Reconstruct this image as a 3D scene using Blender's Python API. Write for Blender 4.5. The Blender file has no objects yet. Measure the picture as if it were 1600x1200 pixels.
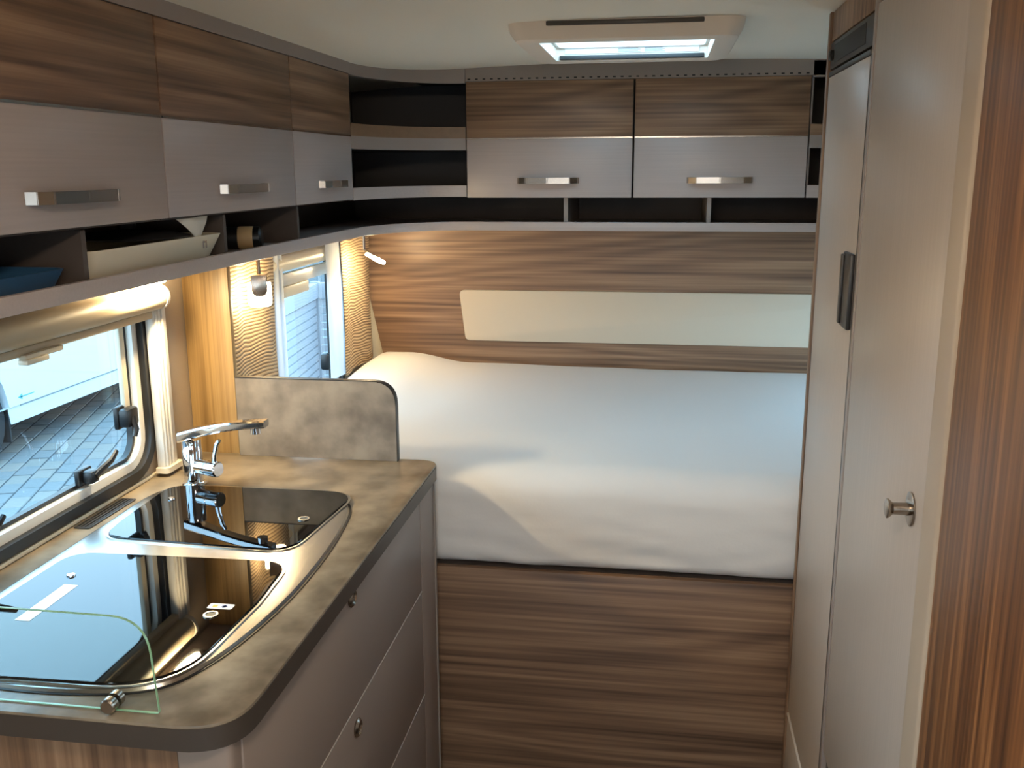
import bpy, bmesh, math, random
from mathutils import Vector, Matrix, noise
from mathutils.geometry import tessellate_polygon
random.seed(7)
SC = bpy.context.scene
COL = SC.collection

# ------------------------------------------------------------------ camera
CAMZ = 1.55
F_PX = 1496.0
YAW, PITCH, ROLL = math.radians(-8.85), math.radians(12.69), math.radians(0.283)
_f = Vector((math.sin(YAW) * math.cos(PITCH), math.cos(YAW) * math.cos(PITCH), -math.sin(PITCH)))
_r0 = Vector((math.cos(YAW), -math.sin(YAW), 0))
_d0 = _f.cross(_r0)
CR = _r0 * math.cos(ROLL) + _d0 * math.sin(ROLL)
CD = -_r0 * math.sin(ROLL) + _d0 * math.cos(ROLL)
cam_data = bpy.data.cameras.new('camera')
cam = bpy.data.objects.new('camera', cam_data)
COL.objects.link(cam)
cam_data.sensor_width = 36
cam_data.lens = F_PX / 1600 * 36
cam_data.clip_start = 0.02
m = Matrix(((CR.x, -CD.x, -_f.x, 0), (CR.y, -CD.y, -_f.y, 0), (CR.z, -CD.z, -_f.z, CAMZ), (0, 0, 0, 1)))
cam.matrix_world = m
SC.camera = cam

# ------------------------------------------------------------------ world, exposure
world = bpy.data.worlds.new('sky')
SC.world = world
world.use_nodes = True
wn = world.node_tree
wn.nodes.clear()
w_out = wn.nodes.new('ShaderNodeOutputWorld')
w_bg = wn.nodes.new('ShaderNodeBackground')
w_tc = wn.nodes.new('ShaderNodeTexCoord')
w_sep = wn.nodes.new('ShaderNodeSeparateXYZ')
w_rmp = wn.nodes.new('ShaderNodeValToRGB')
w_rmp.color_ramp.elements[0].position = 0.0
w_rmp.color_ramp.elements[0].color = (0.76, 0.90, 1.0, 1)
w_rmp.color_ramp.elements[1].position = 0.6
w_rmp.color_ramp.elements[1].color = (0.40, 0.73, 1.0, 1)
wn.links.new(w_tc.outputs['Generated'], w_sep.inputs[0])
wn.links.new(w_sep.outputs['Z'], w_rmp.inputs[0])
wn.links.new(w_rmp.outputs[0], w_bg.inputs[0])
w_bg.inputs[1].default_value = 4.7
wn.links.new(w_bg.outputs[0], w_out.inputs[0])
SC.view_settings.view_transform = 'Standard'
SC.view_settings.look = 'None'
SC.view_settings.exposure = 0.7
SC.view_settings.gamma = 1.0
SC.view_settings.use_curve_mapping = False
SC.cycles.sample_clamp_indirect = 6.0
SC.cycles.max_bounces = 10
SC.cycles.transparent_max_bounces = 16
LAMP_UNDER, LAMP_READ, LAMP_FILL = 320.0, 88.0, 52.0
WARM = (1.0, 0.78, 0.45)

# ------------------------------------------------------------------ pixels to points
def ray(px, py):
    return CR * ((px - 800) / F_PX) + CD * ((py - 600) / F_PX) + _f
def on_z(px, py, z):
    r = ray(px, py); t = (z - CAMZ) / r.z
    return Vector((r.x * t, r.y * t, z))
def on_x(px, py, x):
    r = ray(px, py); t = x / r.x
    return Vector((x, r.y * t, CAMZ + r.z * t))
def on_y(px, py, y):
    r = ray(px, py); t = y / r.y
    return Vector((r.x * t, y, CAMZ + r.z * t))
def to_px(p):
    v = Vector(p) - Vector((0, 0, CAMZ)); d = v.dot(_f)
    if d <= 0.01: return (-9999, -9999)
    return (800 + v.dot(CR) / d * F_PX, 600 + v.dot(CD) / d * F_PX)

# ------------------------------------------------------------------ materials
def lin(c):
    return tuple(((v / 255) / 12.92 if v / 255 <= 0.04045 else ((v / 255 + 0.055) / 1.055) ** 2.4) for v in c) + (1,)
MATS = {}
def new_mat(name):
    mt = bpy.data.materials.new(name); mt.use_nodes = True
    MATS[name] = mt
    nt = mt.node_tree
    return mt, nt, nt.nodes['Principled BSDF']
def plain(name, rgb, rough=0.5, metal=0.0, bump=0.0, bscale=200, var=0.0, **kw):
    mt, nt, b = new_mat(name)
    b.inputs['Base Color'].default_value = lin(rgb)
    b.inputs['Roughness'].default_value = rough
    b.inputs['Metallic'].default_value = metal
    for k, v in kw.items(): b.inputs[k].default_value = v
    tc = nt.nodes.new('ShaderNodeTexCoord')
    nz = nt.nodes.new('ShaderNodeTexNoise'); nz.inputs['Scale'].default_value = bscale; nz.inputs['Detail'].default_value = 3
    nt.links.new(tc.outputs['Object'], nz.inputs['Vector'])
    if var:
        mx = nt.nodes.new('ShaderNodeMix'); mx.data_type = 'RGBA'
        c = lin(rgb)
        mx.inputs['A'].default_value = tuple(v * (1 - var) for v in c[:3]) + (1,)
        mx.inputs['B'].default_value = tuple(min(1, v * (1 + var)) for v in c[:3]) + (1,)
        nt.links.new(nz.outputs['Fac'], mx.inputs['Factor']); nt.links.new(mx.outputs['Result'], b.inputs['Base Color'])
    if bump:
        bp = nt.nodes.new('ShaderNodeBump'); bp.inputs['Strength'].default_value = bump; bp.inputs['Distance'].default_value = 0.002
        nt.links.new(nz.outputs['Fac'], bp.inputs['Height']); nt.links.new(bp.outputs[0], b.inputs['Normal'])
    return mt
def wood(name, axis, dark, mid, light, rough=0.42, low=1.0, rings=15.0):
    mt, nt, b = new_mat(name)
    tc = nt.nodes.new('ShaderNodeTexCoord')
    def mapped(al, ac):
        mp = nt.nodes.new('ShaderNodeMapping')
        s = [ac, ac, ac]; s[axis] = al
        mp.inputs['Scale'].default_value = s
        nt.links.new(tc.outputs['Object'], mp.inputs['Vector'])
        return mp
    n1 = nt.nodes.new('ShaderNodeTexNoise'); n1.inputs['Scale'].default_value = 1.0; n1.inputs['Detail'].default_value = 2.5; n1.inputs['Distortion'].default_value = 0.35
    nt.links.new(mapped(0.35 * low, 4.0 * low).outputs[0], n1.inputs['Vector'])
    mul = nt.nodes.new('ShaderNodeMath'); mul.operation = 'MULTIPLY'; mul.inputs[1].default_value = rings * 6.283
    nt.links.new(n1.outputs['Fac'], mul.inputs[0])
    sn = nt.nodes.new('ShaderNodeMath'); sn.operation = 'SINE'
    nt.links.new(mul.outputs[0], sn.inputs[0])
    rg = nt.nodes.new('ShaderNodeMath'); rg.operation = 'MULTIPLY_ADD'; rg.inputs[1].default_value = 0.075; rg.inputs[2].default_value = 0.0
    nt.links.new(sn.outputs[0], rg.inputs[0])
    n2 = nt.nodes.new('ShaderNodeTexNoise'); n2.inputs['Scale'].default_value = 1.0; n2.inputs['Detail'].default_value = 5
    nt.links.new(mapped(1.6, 110).outputs[0], n2.inputs['Vector'])
    n3 = nt.nodes.new('ShaderNodeTexNoise'); n3.inputs['Scale'].default_value = 1.0; n3.inputs['Detail'].default_value = 3
    nt.links.new(mapped(0.45, 26).outputs[0], n3.inputs['Vector'])
    a1 = nt.nodes.new('ShaderNodeMath'); a1.operation = 'MULTIPLY_ADD'; a1.inputs[1].default_value = 0.8
    nt.links.new(n2.outputs['Fac'], a1.inputs[0]); nt.links.new(rg.outputs[0], a1.inputs[2])
    a2 = nt.nodes.new('ShaderNodeMath'); a2.operation = 'MULTIPLY_ADD'; a2.inputs[1].default_value = 0.55
    nt.links.new(n3.outputs['Fac'], a2.inputs[0]); nt.links.new(a1.outputs[0], a2.inputs[2])
    rp = nt.nodes.new('ShaderNodeValToRGB')
    e = rp.color_ramp.elements
    e[0].position = 0.40; e[0].color = lin(dark)
    e[1].position = 0.96; e[1].color = lin(light)
    q = e.new(0.68); q.color = lin(mid)
    nt.links.new(a2.outputs[0], rp.inputs[0]); nt.links.new(rp.outputs[0], b.inputs['Base Color'])
    bp = nt.nodes.new('ShaderNodeBump'); bp.inputs['Strength'].default_value = 0.12; bp.inputs['Distance'].default_value = 0.001
    nt.links.new(n2.outputs['Fac'], bp.inputs['Height']); nt.links.new(bp.outputs[0], b.inputs['Normal'])
    b.inputs['Roughness'].default_value = rough
    return mt
def streak(name, rgb, axis, rough=0.35, var=0.05, fine=220):
    mt, nt, b = new_mat(name)
    tc = nt.nodes.new('ShaderNodeTexCoord'); mp = nt.nodes.new('ShaderNodeMapping')
    s = [fine] * 3; s[axis] = 3
    mp.inputs['Scale'].default_value = s
    nz = nt.nodes.new('ShaderNodeTexNoise'); nz.inputs['Scale'].default_value = 1; nz.inputs['Detail'].default_value = 4
    nt.links.new(tc.outputs['Object'], mp.inputs[0]); nt.links.new(mp.outputs[0], nz.inputs['Vector'])
    mx = nt.nodes.new('ShaderNodeMix'); mx.data_type = 'RGBA'; c = lin(rgb)
    mx.inputs['A'].default_value = tuple(v * (1 - var * 2) for v in c[:3]) + (1,)
    mx.inputs['B'].default_value = tuple(min(1, v * (1 + var * 2)) for v in c[:3]) + (1,)
    nt.links.new(nz.outputs['Fac'], mx.inputs['Factor']); nt.links.new(mx.outputs['Result'], b.inputs['Base Color'])
    bp = nt.nodes.new('ShaderNodeBump'); bp.inputs['Strength'].default_value = 0.15; bp.inputs['Distance'].default_value = 0.001
    nt.links.new(nz.outputs['Fac'], bp.inputs['Height']); nt.links.new(bp.outputs[0], b.inputs['Normal'])
    b.inputs['Roughness'].default_value = rough
    return mt
def stone(name, c0, c1, c2, rough=0.28):
    mt, nt, b = new_mat(name)
    tc = nt.nodes.new('ShaderNodeTexCoord')
    n1 = nt.nodes.new('ShaderNodeTexNoise'); n1.inputs['Scale'].default_value = 15; n1.inputs['Detail'].default_value = 4; n1.inputs['Roughness'].default_value = 0.5
    nt.links.new(tc.outputs['Object'], n1.inputs['Vector'])
    mr = nt.nodes.new('ShaderNodeMapRange'); mr.interpolation_type = 'SMOOTHSTEP'
    mr.inputs['From Min'].default_value = 0.22; mr.inputs['From Max'].default_value = 0.78
    nt.links.new(n1.outputs['Fac'], mr.inputs['Value'])
    mx = nt.nodes.new('ShaderNodeMix'); mx.data_type = 'RGBA'
    mx.inputs['A'].default_value = lin(c0); mx.inputs['B'].default_value = lin(c2)
    nt.links.new(mr.outputs['Result'], mx.inputs['Factor']); nt.links.new(mx.outputs['Result'], b.inputs['Base Color'])
    b.inputs['Roughness'].default_value = rough
    return mt
def emis(name, rgb, strength):
    mt, nt, b = new_mat(name)
    b.inputs['Base Color'].default_value = (0.9, 0.9, 0.9, 1)
    b.inputs['Emission Color'].default_value = rgb + (1,)
    b.inputs['Emission Strength'].default_value = strength
    return mt
def clear(name, tint, rough=0.0, ior=1.45, strength=1.0):
    mt = bpy.data.materials.new(name); mt.use_nodes = True; MATS[name] = mt
    nt = mt.node_tree; nt.nodes.clear()
    o = nt.nodes.new('ShaderNodeOutputMaterial'); mx = nt.nodes.new('ShaderNodeMixShader')
    fr = nt.nodes.new('ShaderNodeFresnel'); fr.inputs[0].default_value = ior
    tr = nt.nodes.new('ShaderNodeBsdfTransparent'); tr.inputs[0].default_value = tint + (1,)
    gl = nt.nodes.new('ShaderNodeBsdfGlossy'); gl.inputs['Roughness'].default_value = rough
    ge = nt.nodes.new('ShaderNodeNewGeometry'); ml = nt.nodes.new('ShaderNodeMath'); ml.operation = 'MULTIPLY'
    inv = nt.nodes.new('ShaderNodeMath'); inv.operation = 'SUBTRACT'; inv.inputs[0].default_value = 1.0
    nt.links.new(ge.outputs['Backfacing'], inv.inputs[1])
    nt.links.new(fr.outputs[0], ml.inputs[0]); nt.links.new(inv.outputs[0], ml.inputs[1])
    nt.links.new(ml.outputs[0], mx.inputs[0]); nt.links.new(tr.outputs[0], mx.inputs[1]); nt.links.new(gl.outputs[0], mx.inputs[2]); nt.links.new(mx.outputs[0], o.inputs[0])
    return mt
WD, WM, WL = (84, 62, 47), (130, 100, 77), (166, 134, 106)
for ax, nm in enumerate('xyz'):
    wood('wood_' + nm, ax, WD, WM, WL)
wood('wood_post', 2, (104, 78, 44), (148, 118, 74), (176, 146, 98), low=0.8)
plain('wood_rail', (132, 104, 80), 0.45, var=0.15, bscale=60)
wood('wood_panel', 2, (66, 38, 20), (116, 74, 41), (164, 114, 70), low=1.2)
streak('laminate_y', (172, 160, 156), 1)
streak('laminate_x', (182, 168, 162), 0)
streak('laminate_z', (182, 170, 160), 2)
plain('edge_grey', (150, 138, 132), 0.45)
plain('drawer_grey', (150, 134, 124), 0.4)
plain('seam_light', (205, 195, 185), 0.4)
plain('dark_inside', (98, 92, 90), 0.7)
plain('dark_wood_inside', (82, 70, 63), 0.6, var=0.2, bscale=12)
stone('stone', (100, 88, 72), (132, 118, 99), (160, 146, 126))
stone('stone_board', (98, 90, 83), (126, 116, 107), (145, 136, 125), 0.4)
plain('edge_dark', (70, 62, 56), 0.4)
plain('ceiling_white', (238, 229, 212), 0.75, bump=0.05)
plain('wallpaper', (176, 158, 136), 0.8, bump=0.25, bscale=350, var=0.06)
plain('white_plastic', (232, 228, 220), 0.35)
plain('hatch_plastic', (236, 222, 206), 0.4)
plain('beige_plastic', (196, 178, 148), 0.4)
plain('cream_plastic', (226, 214, 190), 0.4)
plain('beige_profile', (176, 160, 142), 0.4)
plain('cream_panel', (208, 196, 176), 0.6, bump=0.05)
plain('black_rubber', (22, 22, 24), 0.45)
plain('black_plastic', (18, 18, 20), 0.35)
plain('black_matte', (24, 25, 27), 0.6)
plain('graphite', (52, 50, 50), 0.4)
plain('black_glass', (5, 5, 6), 0.02, **{'Specular IOR Level': 0.42})
plain('steel', (200, 198, 194), 0.24, 1.0)
plain('chrome', (225, 226, 230), 0.06, 1.0)
plain('nickel', (170, 160, 150), 0.25, 1.0)
plain('sheet', (232, 228, 224), 0.85, bump=0.12, bscale=160)
plain('cloth_white', (222, 214, 200), 0.9, bump=0.2, bscale=120)
plain('blue_plastic', (52, 92, 128), 0.4)
plain('label_beige', (190, 160, 116), 0.6)
plain('sticker_white', (245, 240, 238), 0.5)
plain('sticker_yellow', (225, 205, 80), 0.5)
plain('sticker_blue', (110, 130, 190), 0.5)
plain('print_grey', (130, 140, 150), 0.7)
plain('car_white', (196, 200, 203), 0.25)
plain('car_grey', (120, 130, 136), 0.5)
plain('teal_mark', (70, 150, 160), 0.5)
plain('tyre', (26, 27, 30), 0.8)
plain('sett', (112, 112, 112), 0.85, var=0.15, bscale=30, bump=0.3)
plain('sett_warm', (124, 118, 112), 0.85, var=0.15, bscale=30, bump=0.3)
plain('joint', (66, 66, 68), 0.95, var=0.2, bscale=60)
plain('slat_grey', (150, 146, 150), 0.7, var=0.12, bscale=20)
plain('roof_skin', (210, 212, 214), 0.4)
plain('floor_vinyl', (120, 98, 78), 0.5, var=0.15, bscale=8)
clear('acrylic', (0.90, 0.97, 1.0))
clear('glass_clear', (0.96, 0.985, 0.97))
plain('glass_edge', (150, 196, 160), 0.15)
emis('glow_under', WARM, LAMP_UNDER)
emis('glow_read', WARM, LAMP_READ)
emis('glow_fill', (1.0, 0.84, 0.66), LAMP_FILL)
# translucent net
mt, nt, b = new_mat('net')
b.inputs['Base Color'].default_value = lin((236, 238, 240)); b.inputs['Roughness'].default_value = 0.9
tl = nt.nodes.new('ShaderNodeBsdfTranslucent'); tl.inputs[0].default_value = lin((225, 230, 236))
mx = nt.nodes.new('ShaderNodeMixShader'); mx.inputs[0].default_value = 0.5
nt.links.new(b.outputs[0], mx.inputs[1]); nt.links.new(tl.outputs[0], mx.inputs[2])
nt.links.new(mx.outputs[0], nt.nodes['Material Output'].inputs[0])
# curtain: woven wave ribs
mt, nt, b = new_mat('curtain')
tc = nt.nodes.new('ShaderNodeTexCoord')
n0 = nt.nodes.new('ShaderNodeTexNoise'); n0.inputs['Scale'].default_value = 11; n0.inputs['Detail'].default_value = 0.3
nt.links.new(tc.outputs['Object'], n0.inputs['Vector'])
sx = nt.nodes.new('ShaderNodeSeparateXYZ'); nt.links.new(tc.outputs['Object'], sx.inputs[0])
k1 = nt.nodes.new('ShaderNodeMath'); k1.operation = 'MULTIPLY'; k1.inputs[1].default_value = 6.283 / 0.0095
nt.links.new(sx.outputs['Z'], k1.inputs[0])
k2 = nt.nodes.new('ShaderNodeMath'); k2.operation = 'MULTIPLY_ADD'; k2.inputs[1].default_value = 17.0
nt.links.new(n0.outputs['Fac'], k2.inputs[0]); nt.links.new(k1.outputs[0], k2.inputs[2])
k3 = nt.nodes.new('ShaderNodeMath'); k3.operation = 'SINE'; nt.links.new(k2.outputs[0], k3.inputs[0])
rp = nt.nodes.new('ShaderNodeValToRGB'); e = rp.color_ramp.elements
e[0].position = 0.0; e[0].color = lin((112, 86, 60)); e[1].position = 0.5; e[1].color = lin((196, 170, 134))
k4 = nt.nodes.new('ShaderNodeMapRange'); k4.inputs['From Min'].default_value = -1; nt.links.new(k3.outputs[0], k4.inputs[0])
nt.links.new(k4.outputs[0], rp.inputs[0]); nt.links.new(rp.outputs[0], b.inputs['Base Color'])
bp = nt.nodes.new('ShaderNodeBump'); bp.inputs['Strength'].default_value = 0.5; bp.inputs['Distance'].default_value = 0.003
nt.links.new(k4.outputs[0], bp.inputs['Height']); nt.links.new(bp.outputs[0], b.inputs['Normal'])
b.inputs['Roughness'].default_value = 0.7

# ------------------------------------------------------------------ mesh helpers (world coordinates)
class G:
    """verts and faces of one mesh"""
    def __init__(s): s.v = []; s.f = []; s.mi = []
    def add(s, v, f, mi=0):
        o = len(s.v); s.v += [tuple(p) for p in v]; s.f += [tuple(i + o for i in q) for q in f]; s.mi += [mi] * len(f); return s
    def bm(s, bmx, mi=0):
        bmx.verts.index_update()
        s.add([v.co[:] for v in bmx.verts], [[v.index for v in f.verts] for f in bmx.faces], mi); bmx.free(); return s
    def box(s, x0, x1, y0, y1, z0, z1, bev=0.0, seg=2, mi=0, mat=None):
        b = bmesh.new(); bmesh.ops.create_cube(b, size=1)
        for v in b.verts:
            v.co = Vector(((x0 + x1) / 2 + v.co.x * (x1 - x0), (y0 + y1) / 2 + v.co.y * (y1 - y0), (z0 + z1) / 2 + v.co.z * (z1 - z0)))
        if bev: bmesh.ops.bevel(b, geom=b.edges[:], offset=bev, segments=seg, affect='EDGES', profile=0.5)
        if mat is not None: bmesh.ops.transform(b, matrix=mat, verts=b.verts)
        return s.bm(b, mi)
    def prism(s, outer, axis, a, b_, holes=(), bev=0.0, mi=0):
        """outline in the two other axes (cyclic order y,z / x,z / x,y), extruded from a to b_"""
        loops = [list(outer)] + [list(h) for h in holes]
        flat = [p for l in loops for p in l]
        tris = tessellate_polygon([[Vector((p[0], p[1], 0)) for p in l] for l in loops])
        def P(p, t):
            return {0: (t, p[0], p[1]), 1: (p[0], t, p[1]), 2: (p[0], p[1], t)}[axis]
        n = len(flat)
        if bev and not holes:
            b = bmesh.new()
            v0 = [b.verts.new(P(p, a)) for p in flat]; v1 = [b.verts.new(P(p, b_)) for p in flat]
            b.faces.new(v0); b.faces.new(v1[::-1])
            for i in range(n): b.faces.new((v0[i], v1[i], v1[(i + 1) % n], v0[(i + 1) % n]))
            bmesh.ops.recalc_face_normals(b, faces=b.faces)
            ed = [e for e in b.edges if len(set(round(v.co[axis], 6) for v in e.verts)) == 1]
            bmesh.ops.bevel(b, geom=ed, offset=bev, segments=2, affect='EDGES', profile=0.5)
            return s.bm(b, mi)
        vs = [P(p, a) for p in flat] + [P(p, b_) for p in flat]
        fs = [tuple(t) for t in tris] + [tuple(i + n for i in t[::-1]) for t in tris]
        o = 0
        for l in loops:
            k = len(l)
            for i in range(k):
                j = (i + 1) % k
                fs.append((o + i, o + j, n + o + j, n + o + i))
            o += k
        b = bmesh.new(); bv = [b.verts.new(v) for v in vs]
        for q in fs:
            try: b.faces.new([bv[i] for i in q])
            except ValueError: pass
        bmesh.ops.recalc_face_normals(b, faces=b.faces)
        return s.bm(b, mi)
    def tube(s, pts, rad, n=12, cap=True, mi=0, flat=1.0):
        pts = [Vector(p) for p in pts]
        rads = rad if isinstance(rad, (list, tuple)) else [rad] * len(pts)
        rings = []; up = Vector((0, 0, 1))
        t0 = (pts[1] - pts[0]).normalized()
        u = t0.cross(up) if abs(t0.z) < 0.95 else t0.cross(Vector((0, 1, 0)))
        u.normalize()
        for i, p in enumerate(pts):
            t = (pts[min(i + 1, len(pts) - 1)] - pts[max(i - 1, 0)]).normalized()
            u = (u - t * u.dot(t)).normalized(); w = t.cross(u)
            rings.append([p + u * (math.cos(k * 6.28318 / n) * rads[i]) + w * (math.sin(k * 6.28318 / n) * rads[i] * flat) for k in range(n)])
        v = [q for r in rings for q in r]; f = []
        for i in range(len(pts) - 1):
            for k in range(n):
                f.append((i * n + k, i * n + (k + 1) % n, (i + 1) * n + (k + 1) % n, (i + 1) * n + k))
        if cap: f.append(tuple(range(n))[::-1]); f.append(tuple(range((len(pts) - 1) * n, len(pts) * n)))
        return s.add(v, f, mi)
    def lathe(s, prof, origin, axis, n=24, mi=0):
        """profile of (radius, height) turned about an axis"""
        ax = Vector(axis).normalized(); u = ax.orthogonal().normalized(); w = ax.cross(u); o = Vector(origin)
        v = []; f = []
        for r, h in prof:
            for k in range(n):
                a = k * 6.283185 / n; v.append(o + ax * h + (u * math.cos(a) + w * math.sin(a)) * r)
        for i in range(len(prof) - 1):
            for k in range(n): f.append((i * n + k, i * n + (k + 1) % n, (i + 1) * n + (k + 1) % n, (i + 1) * n + k))
        f.append(tuple(range(n))[::-1]); f.append(tuple(range((len(prof) - 1) * n, len(prof) * n)))
        return s.add(v, f, mi)
    def grid(s, fn, nu, nv, mi=0):
        v = [fn(i / nu, j / nv) for i in range(nu + 1) for j in range(nv + 1)]
        f = [(i * (nv + 1) + j, (i + 1) * (nv + 1) + j, (i + 1) * (nv + 1) + j + 1, i * (nv + 1) + j + 1) for i in range(nu) for j in range(nv)]
        return s.add(v, f, mi)
def make(name, g, mats, base=(0, 0, 0), parent=None, smooth=35):
    me = bpy.data.meshes.new(name)
    bx, by, bz = base
    me.from_pydata([(x - bx, y - by, z - bz) for x, y, z in g.v], [], g.f)
    ml = mats if isinstance(mats, (list, tuple)) else [mats]
    for k in ml: me.materials.append(MATS[k])
    me.polygons.foreach_set('material_index', g.mi)
    bmx = bmesh.new(); bmx.from_mesh(me); bmesh.ops.recalc_face_normals(bmx, faces=bmx.faces); bmx.to_mesh(me); bmx.free()
    if smooth:
        me.polygons.foreach_set('use_smooth', [True] * len(me.polygons)); me.set_sharp_from_angle(angle=math.radians(smooth))
    me.update()
    o = bpy.data.objects.new(name, me); COL.objects.link(o)
    if parent is not None: o.parent = parent
    else: o.location = base
    return o
class Thing:
    def __init__(s, name, label, cat, base, group=None):
        s.base = base
        s.o = bpy.data.objects.new(name, None); COL.objects.link(s.o); s.o.location = base
        s.o.empty_display_size = 0.05
        s.o['label'] = label; s.o['category'] = cat
        if group: s.o['group'] = group
    def part(s, name, g, mats, under=None, label=None, smooth=35):
        o = make(name, g, mats, s.base, under if under is not None else s.o, smooth)
        if label: o['label'] = label
        return o
def single(name, g, mats, label, cat, base, group=None, smooth=35):
    o = make(name, g, mats, base, None, smooth); o['label'] = label; o['category'] = cat
    if group: o['group'] = group
    return o
class Struct:
    def __init__(s, name, g, mats, label, smooth=35):
        s.o = make(name, g, mats, (0, 0, 0), None, smooth); s.o['kind'] = 'structure'; s.o['label'] = label
    def part(s, name, g, mats, under=None, label=None, smooth=35):
        o = make(name, g, mats, (0, 0, 0), under if under is not None else s.o, smooth)
        if label: o['label'] = label
        return o
def rrect(a0, a1, b0, b1, r, n=6):
    rs = r if isinstance(r, (list, tuple)) else [r] * 4      # a0b0, a1b0, a1b1, a0b1
    out = []
    for (ca, cb, t0), q in zip(((a0, b0, 180), (a1, b0, 270), (a1, b1, 0), (a0, b1, 90)), rs):
        if q <= 0: out.append((ca, cb)); continue
        oa = ca + q if ca == a0 else ca - q; ob = cb + q if cb == b0 else cb - q
        for i in range(n + 1):
            t = math.radians(t0 + 90 * i / n); out.append((oa + q * math.cos(t), ob + q * math.sin(t)))
    return out
def rpoly(pts, n=6):
    """polygon with a radius per corner: (a, b, r)"""
    out = []; k = len(pts)
    for i in range(k):
        p = Vector(pts[i][:2]); a = (Vector(pts[i - 1][:2]) - p); c = (Vector(pts[(i + 1) % k][:2]) - p); r = pts[i][2]
        if r <= 0: out.append(tuple(p)); continue
        a0, c0 = a.normalized(), c.normalized(); ang = a0.angle(c0); t = min(r / math.tan(ang / 2), 0.48 * a.length, 0.48 * c.length)
        A = p + a0 * t; C = p + c0 * t
        for j in range(n + 1):
            s = j / n; q = A * (1 - s) ** 2 + p * 2 * s * (1 - s) + C * s * s; out.append((q.x, q.y))
    return out
def smooth_loop(pts, n=8):
    k = len(pts); out = []
    for i in range(k):
        p0, p1, p2, p3 = (Vector(pts[(i + d) % k]) for d in (-1, 0, 1, 2))
        for j in range(n):
            t = j / n
            q = 0.5 * ((2 * p1) + (p2 - p0) * t + (2 * p0 - 5 * p1 + 4 * p2 - p3) * t * t + (3 * p1 - p0 - 3 * p2 + p3) * t ** 3)
            out.append((q.x, q.y))
    return out
def scale_loop(l, d):
    """inset a loop by d"""
    k = len(l); out = []
    area = sum(l[i][0] * l[(i + 1) % k][1] - l[(i + 1) % k][0] * l[i][1] for i in range(k))
    sg = 1 if area > 0 else -1
    for i in range(k):
        t = (Vector(l[(i + 1) % k]) - Vector(l[i - 1])).normalized(); nrm = Vector((-t.y, t.x)) * sg
        out.append((l[i][0] + nrm.x * d, l[i][1] + nrm.y * d))
    return out

# ================================================================== the shell
XL, XR, YF, YR, ZF = -1.08, 0.93, -2.3, 3.33, -0.06
CX, CY = -0.83, 2.90            # fronts of the overhead cabinets, left and rear
SH0, SH1 = 1.368, 1.392         # open shelf under the cabinets
def zceil(x): return 1.85 - 0.032 * (x / 0.95) ** 2
W1 = rrect(0.90, 1.845, 0.928, 1.315, 0.075)
W2 = rrect(2.42, 3.10, 0.80, 1.30, 0.06)
W4 = rrect(2.35, 3.15, 0.90, 1.34, 0.06)
WB = rrect(-1.5, -0.4, 0.90, 1.5, 0.06)
g = G().prism([(YF, ZF), (YR + 0.03, ZF), (YR + 0.03, 1.86), (YF, 1.86)], 0, XL - 0.03, XL, holes=[W1, W2, WB])
Struct('wall_left', g, 'wallpaper', 'taupe papered side wall with two windows')
g = G().box(XL, XR, YR, YR + 0.03, ZF, 1.86)
wall_rear = Struct('wall_rear', g, 'cream_panel', 'cream end wall behind the bed')
g = G().prism([(YF, ZF), (YR + 0.03, ZF), (YR + 0.03, 1.86), (YF, 1.86)], 0, XR, XR + 0.03, holes=[rrect(-1.6, -0.5, 0.9, 1.5, 0.06), W4])
Struct('wall_right', g, 'wallpaper', 'papered side wall behind the wardrobe')
g = G().prism([(XL, ZF), (XR, ZF), (XR, 1.86), (XL, 1.86)], 1, YF - 0.03, YF, holes=[rrect(-0.75, 0.6, 0.8, 1.5, 0.06)])
Struct('wall_front', g, 'wallpaper', 'papered end wall with an unseen front window opening')  # opening behind the camera, added to let daylight in
g = G().box(XL, XR, YF, YR, ZF - 0.04, ZF)
Struct('floor', g, 'floor_vinyl', 'brown vinyl floor')
# arched ceiling with the hatch opening
HX0, HX1, HY0, HY1 = -0.275, 0.10, 2.135, 2.515
g = G()
xs = sorted(set([XL + (XR - XL) * i / 22 for i in range(23)] + [HX0, HX1]))
ys = sorted([YF, HY0, HY1, YR])
for i in range(len(xs) - 1):
    for j in range(3):
        if xs[i] >= HX0 - 1e-6 and xs[i + 1] <= HX1 + 1e-6 and j == 1: continue
        a, c = xs[i], xs[i + 1]
        for dz in (0, 0.03):
            g.add([(a, ys[j], zceil(a) + dz), (c, ys[j], zceil(c) + dz), (c, ys[j + 1], zceil(c) + dz), (a, ys[j + 1], zceil(a) + dz)], [(0, 1, 2, 3)])
Struct('ceiling', g, 'ceiling_white', 'off-white arched ceiling with a roof hatch', smooth=0)

# ------------------------------------------------------------------ windows
def window(name, loop, label, X=XL, s=1, inner='white_plastic'):
    fr = Struct(name, G().prism(scale_loop(loop, -0.014), 0, X - 0.012 * s, X + 0.010 * s, holes=[scale_loop(loop, 0.006)]), 'black_rubber', label)
    fr.part('frame', G().prism(scale_loop(loop, 0.004), 0, X - 0.034 * s, X - 0.004 * s, holes=[scale_loop(loop, 0.024)]), inner, label='pale inner window frame')
    fr.part('pane', G().prism(scale_loop(loop, 0.018), 0, X - 0.034 * s, X - 0.030 * s), 'acrylic')
    fr.part('gasket', G().prism(scale_loop(loop, 0.022), 0, X - 0.031 * s, X - 0.018 * s, holes=[scale_loop(loop, 0.032)]), 'black_rubber')
    return fr
win1 = window('window_1', W1, 'kitchen window with rounded corners and black seal')
win2 = window('window_2', W2, 'window over the bed')
window('window_3', WB, 'unseen side window behind the camera, added for daylight')  # out of view, added to bring more daylight inside
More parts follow.
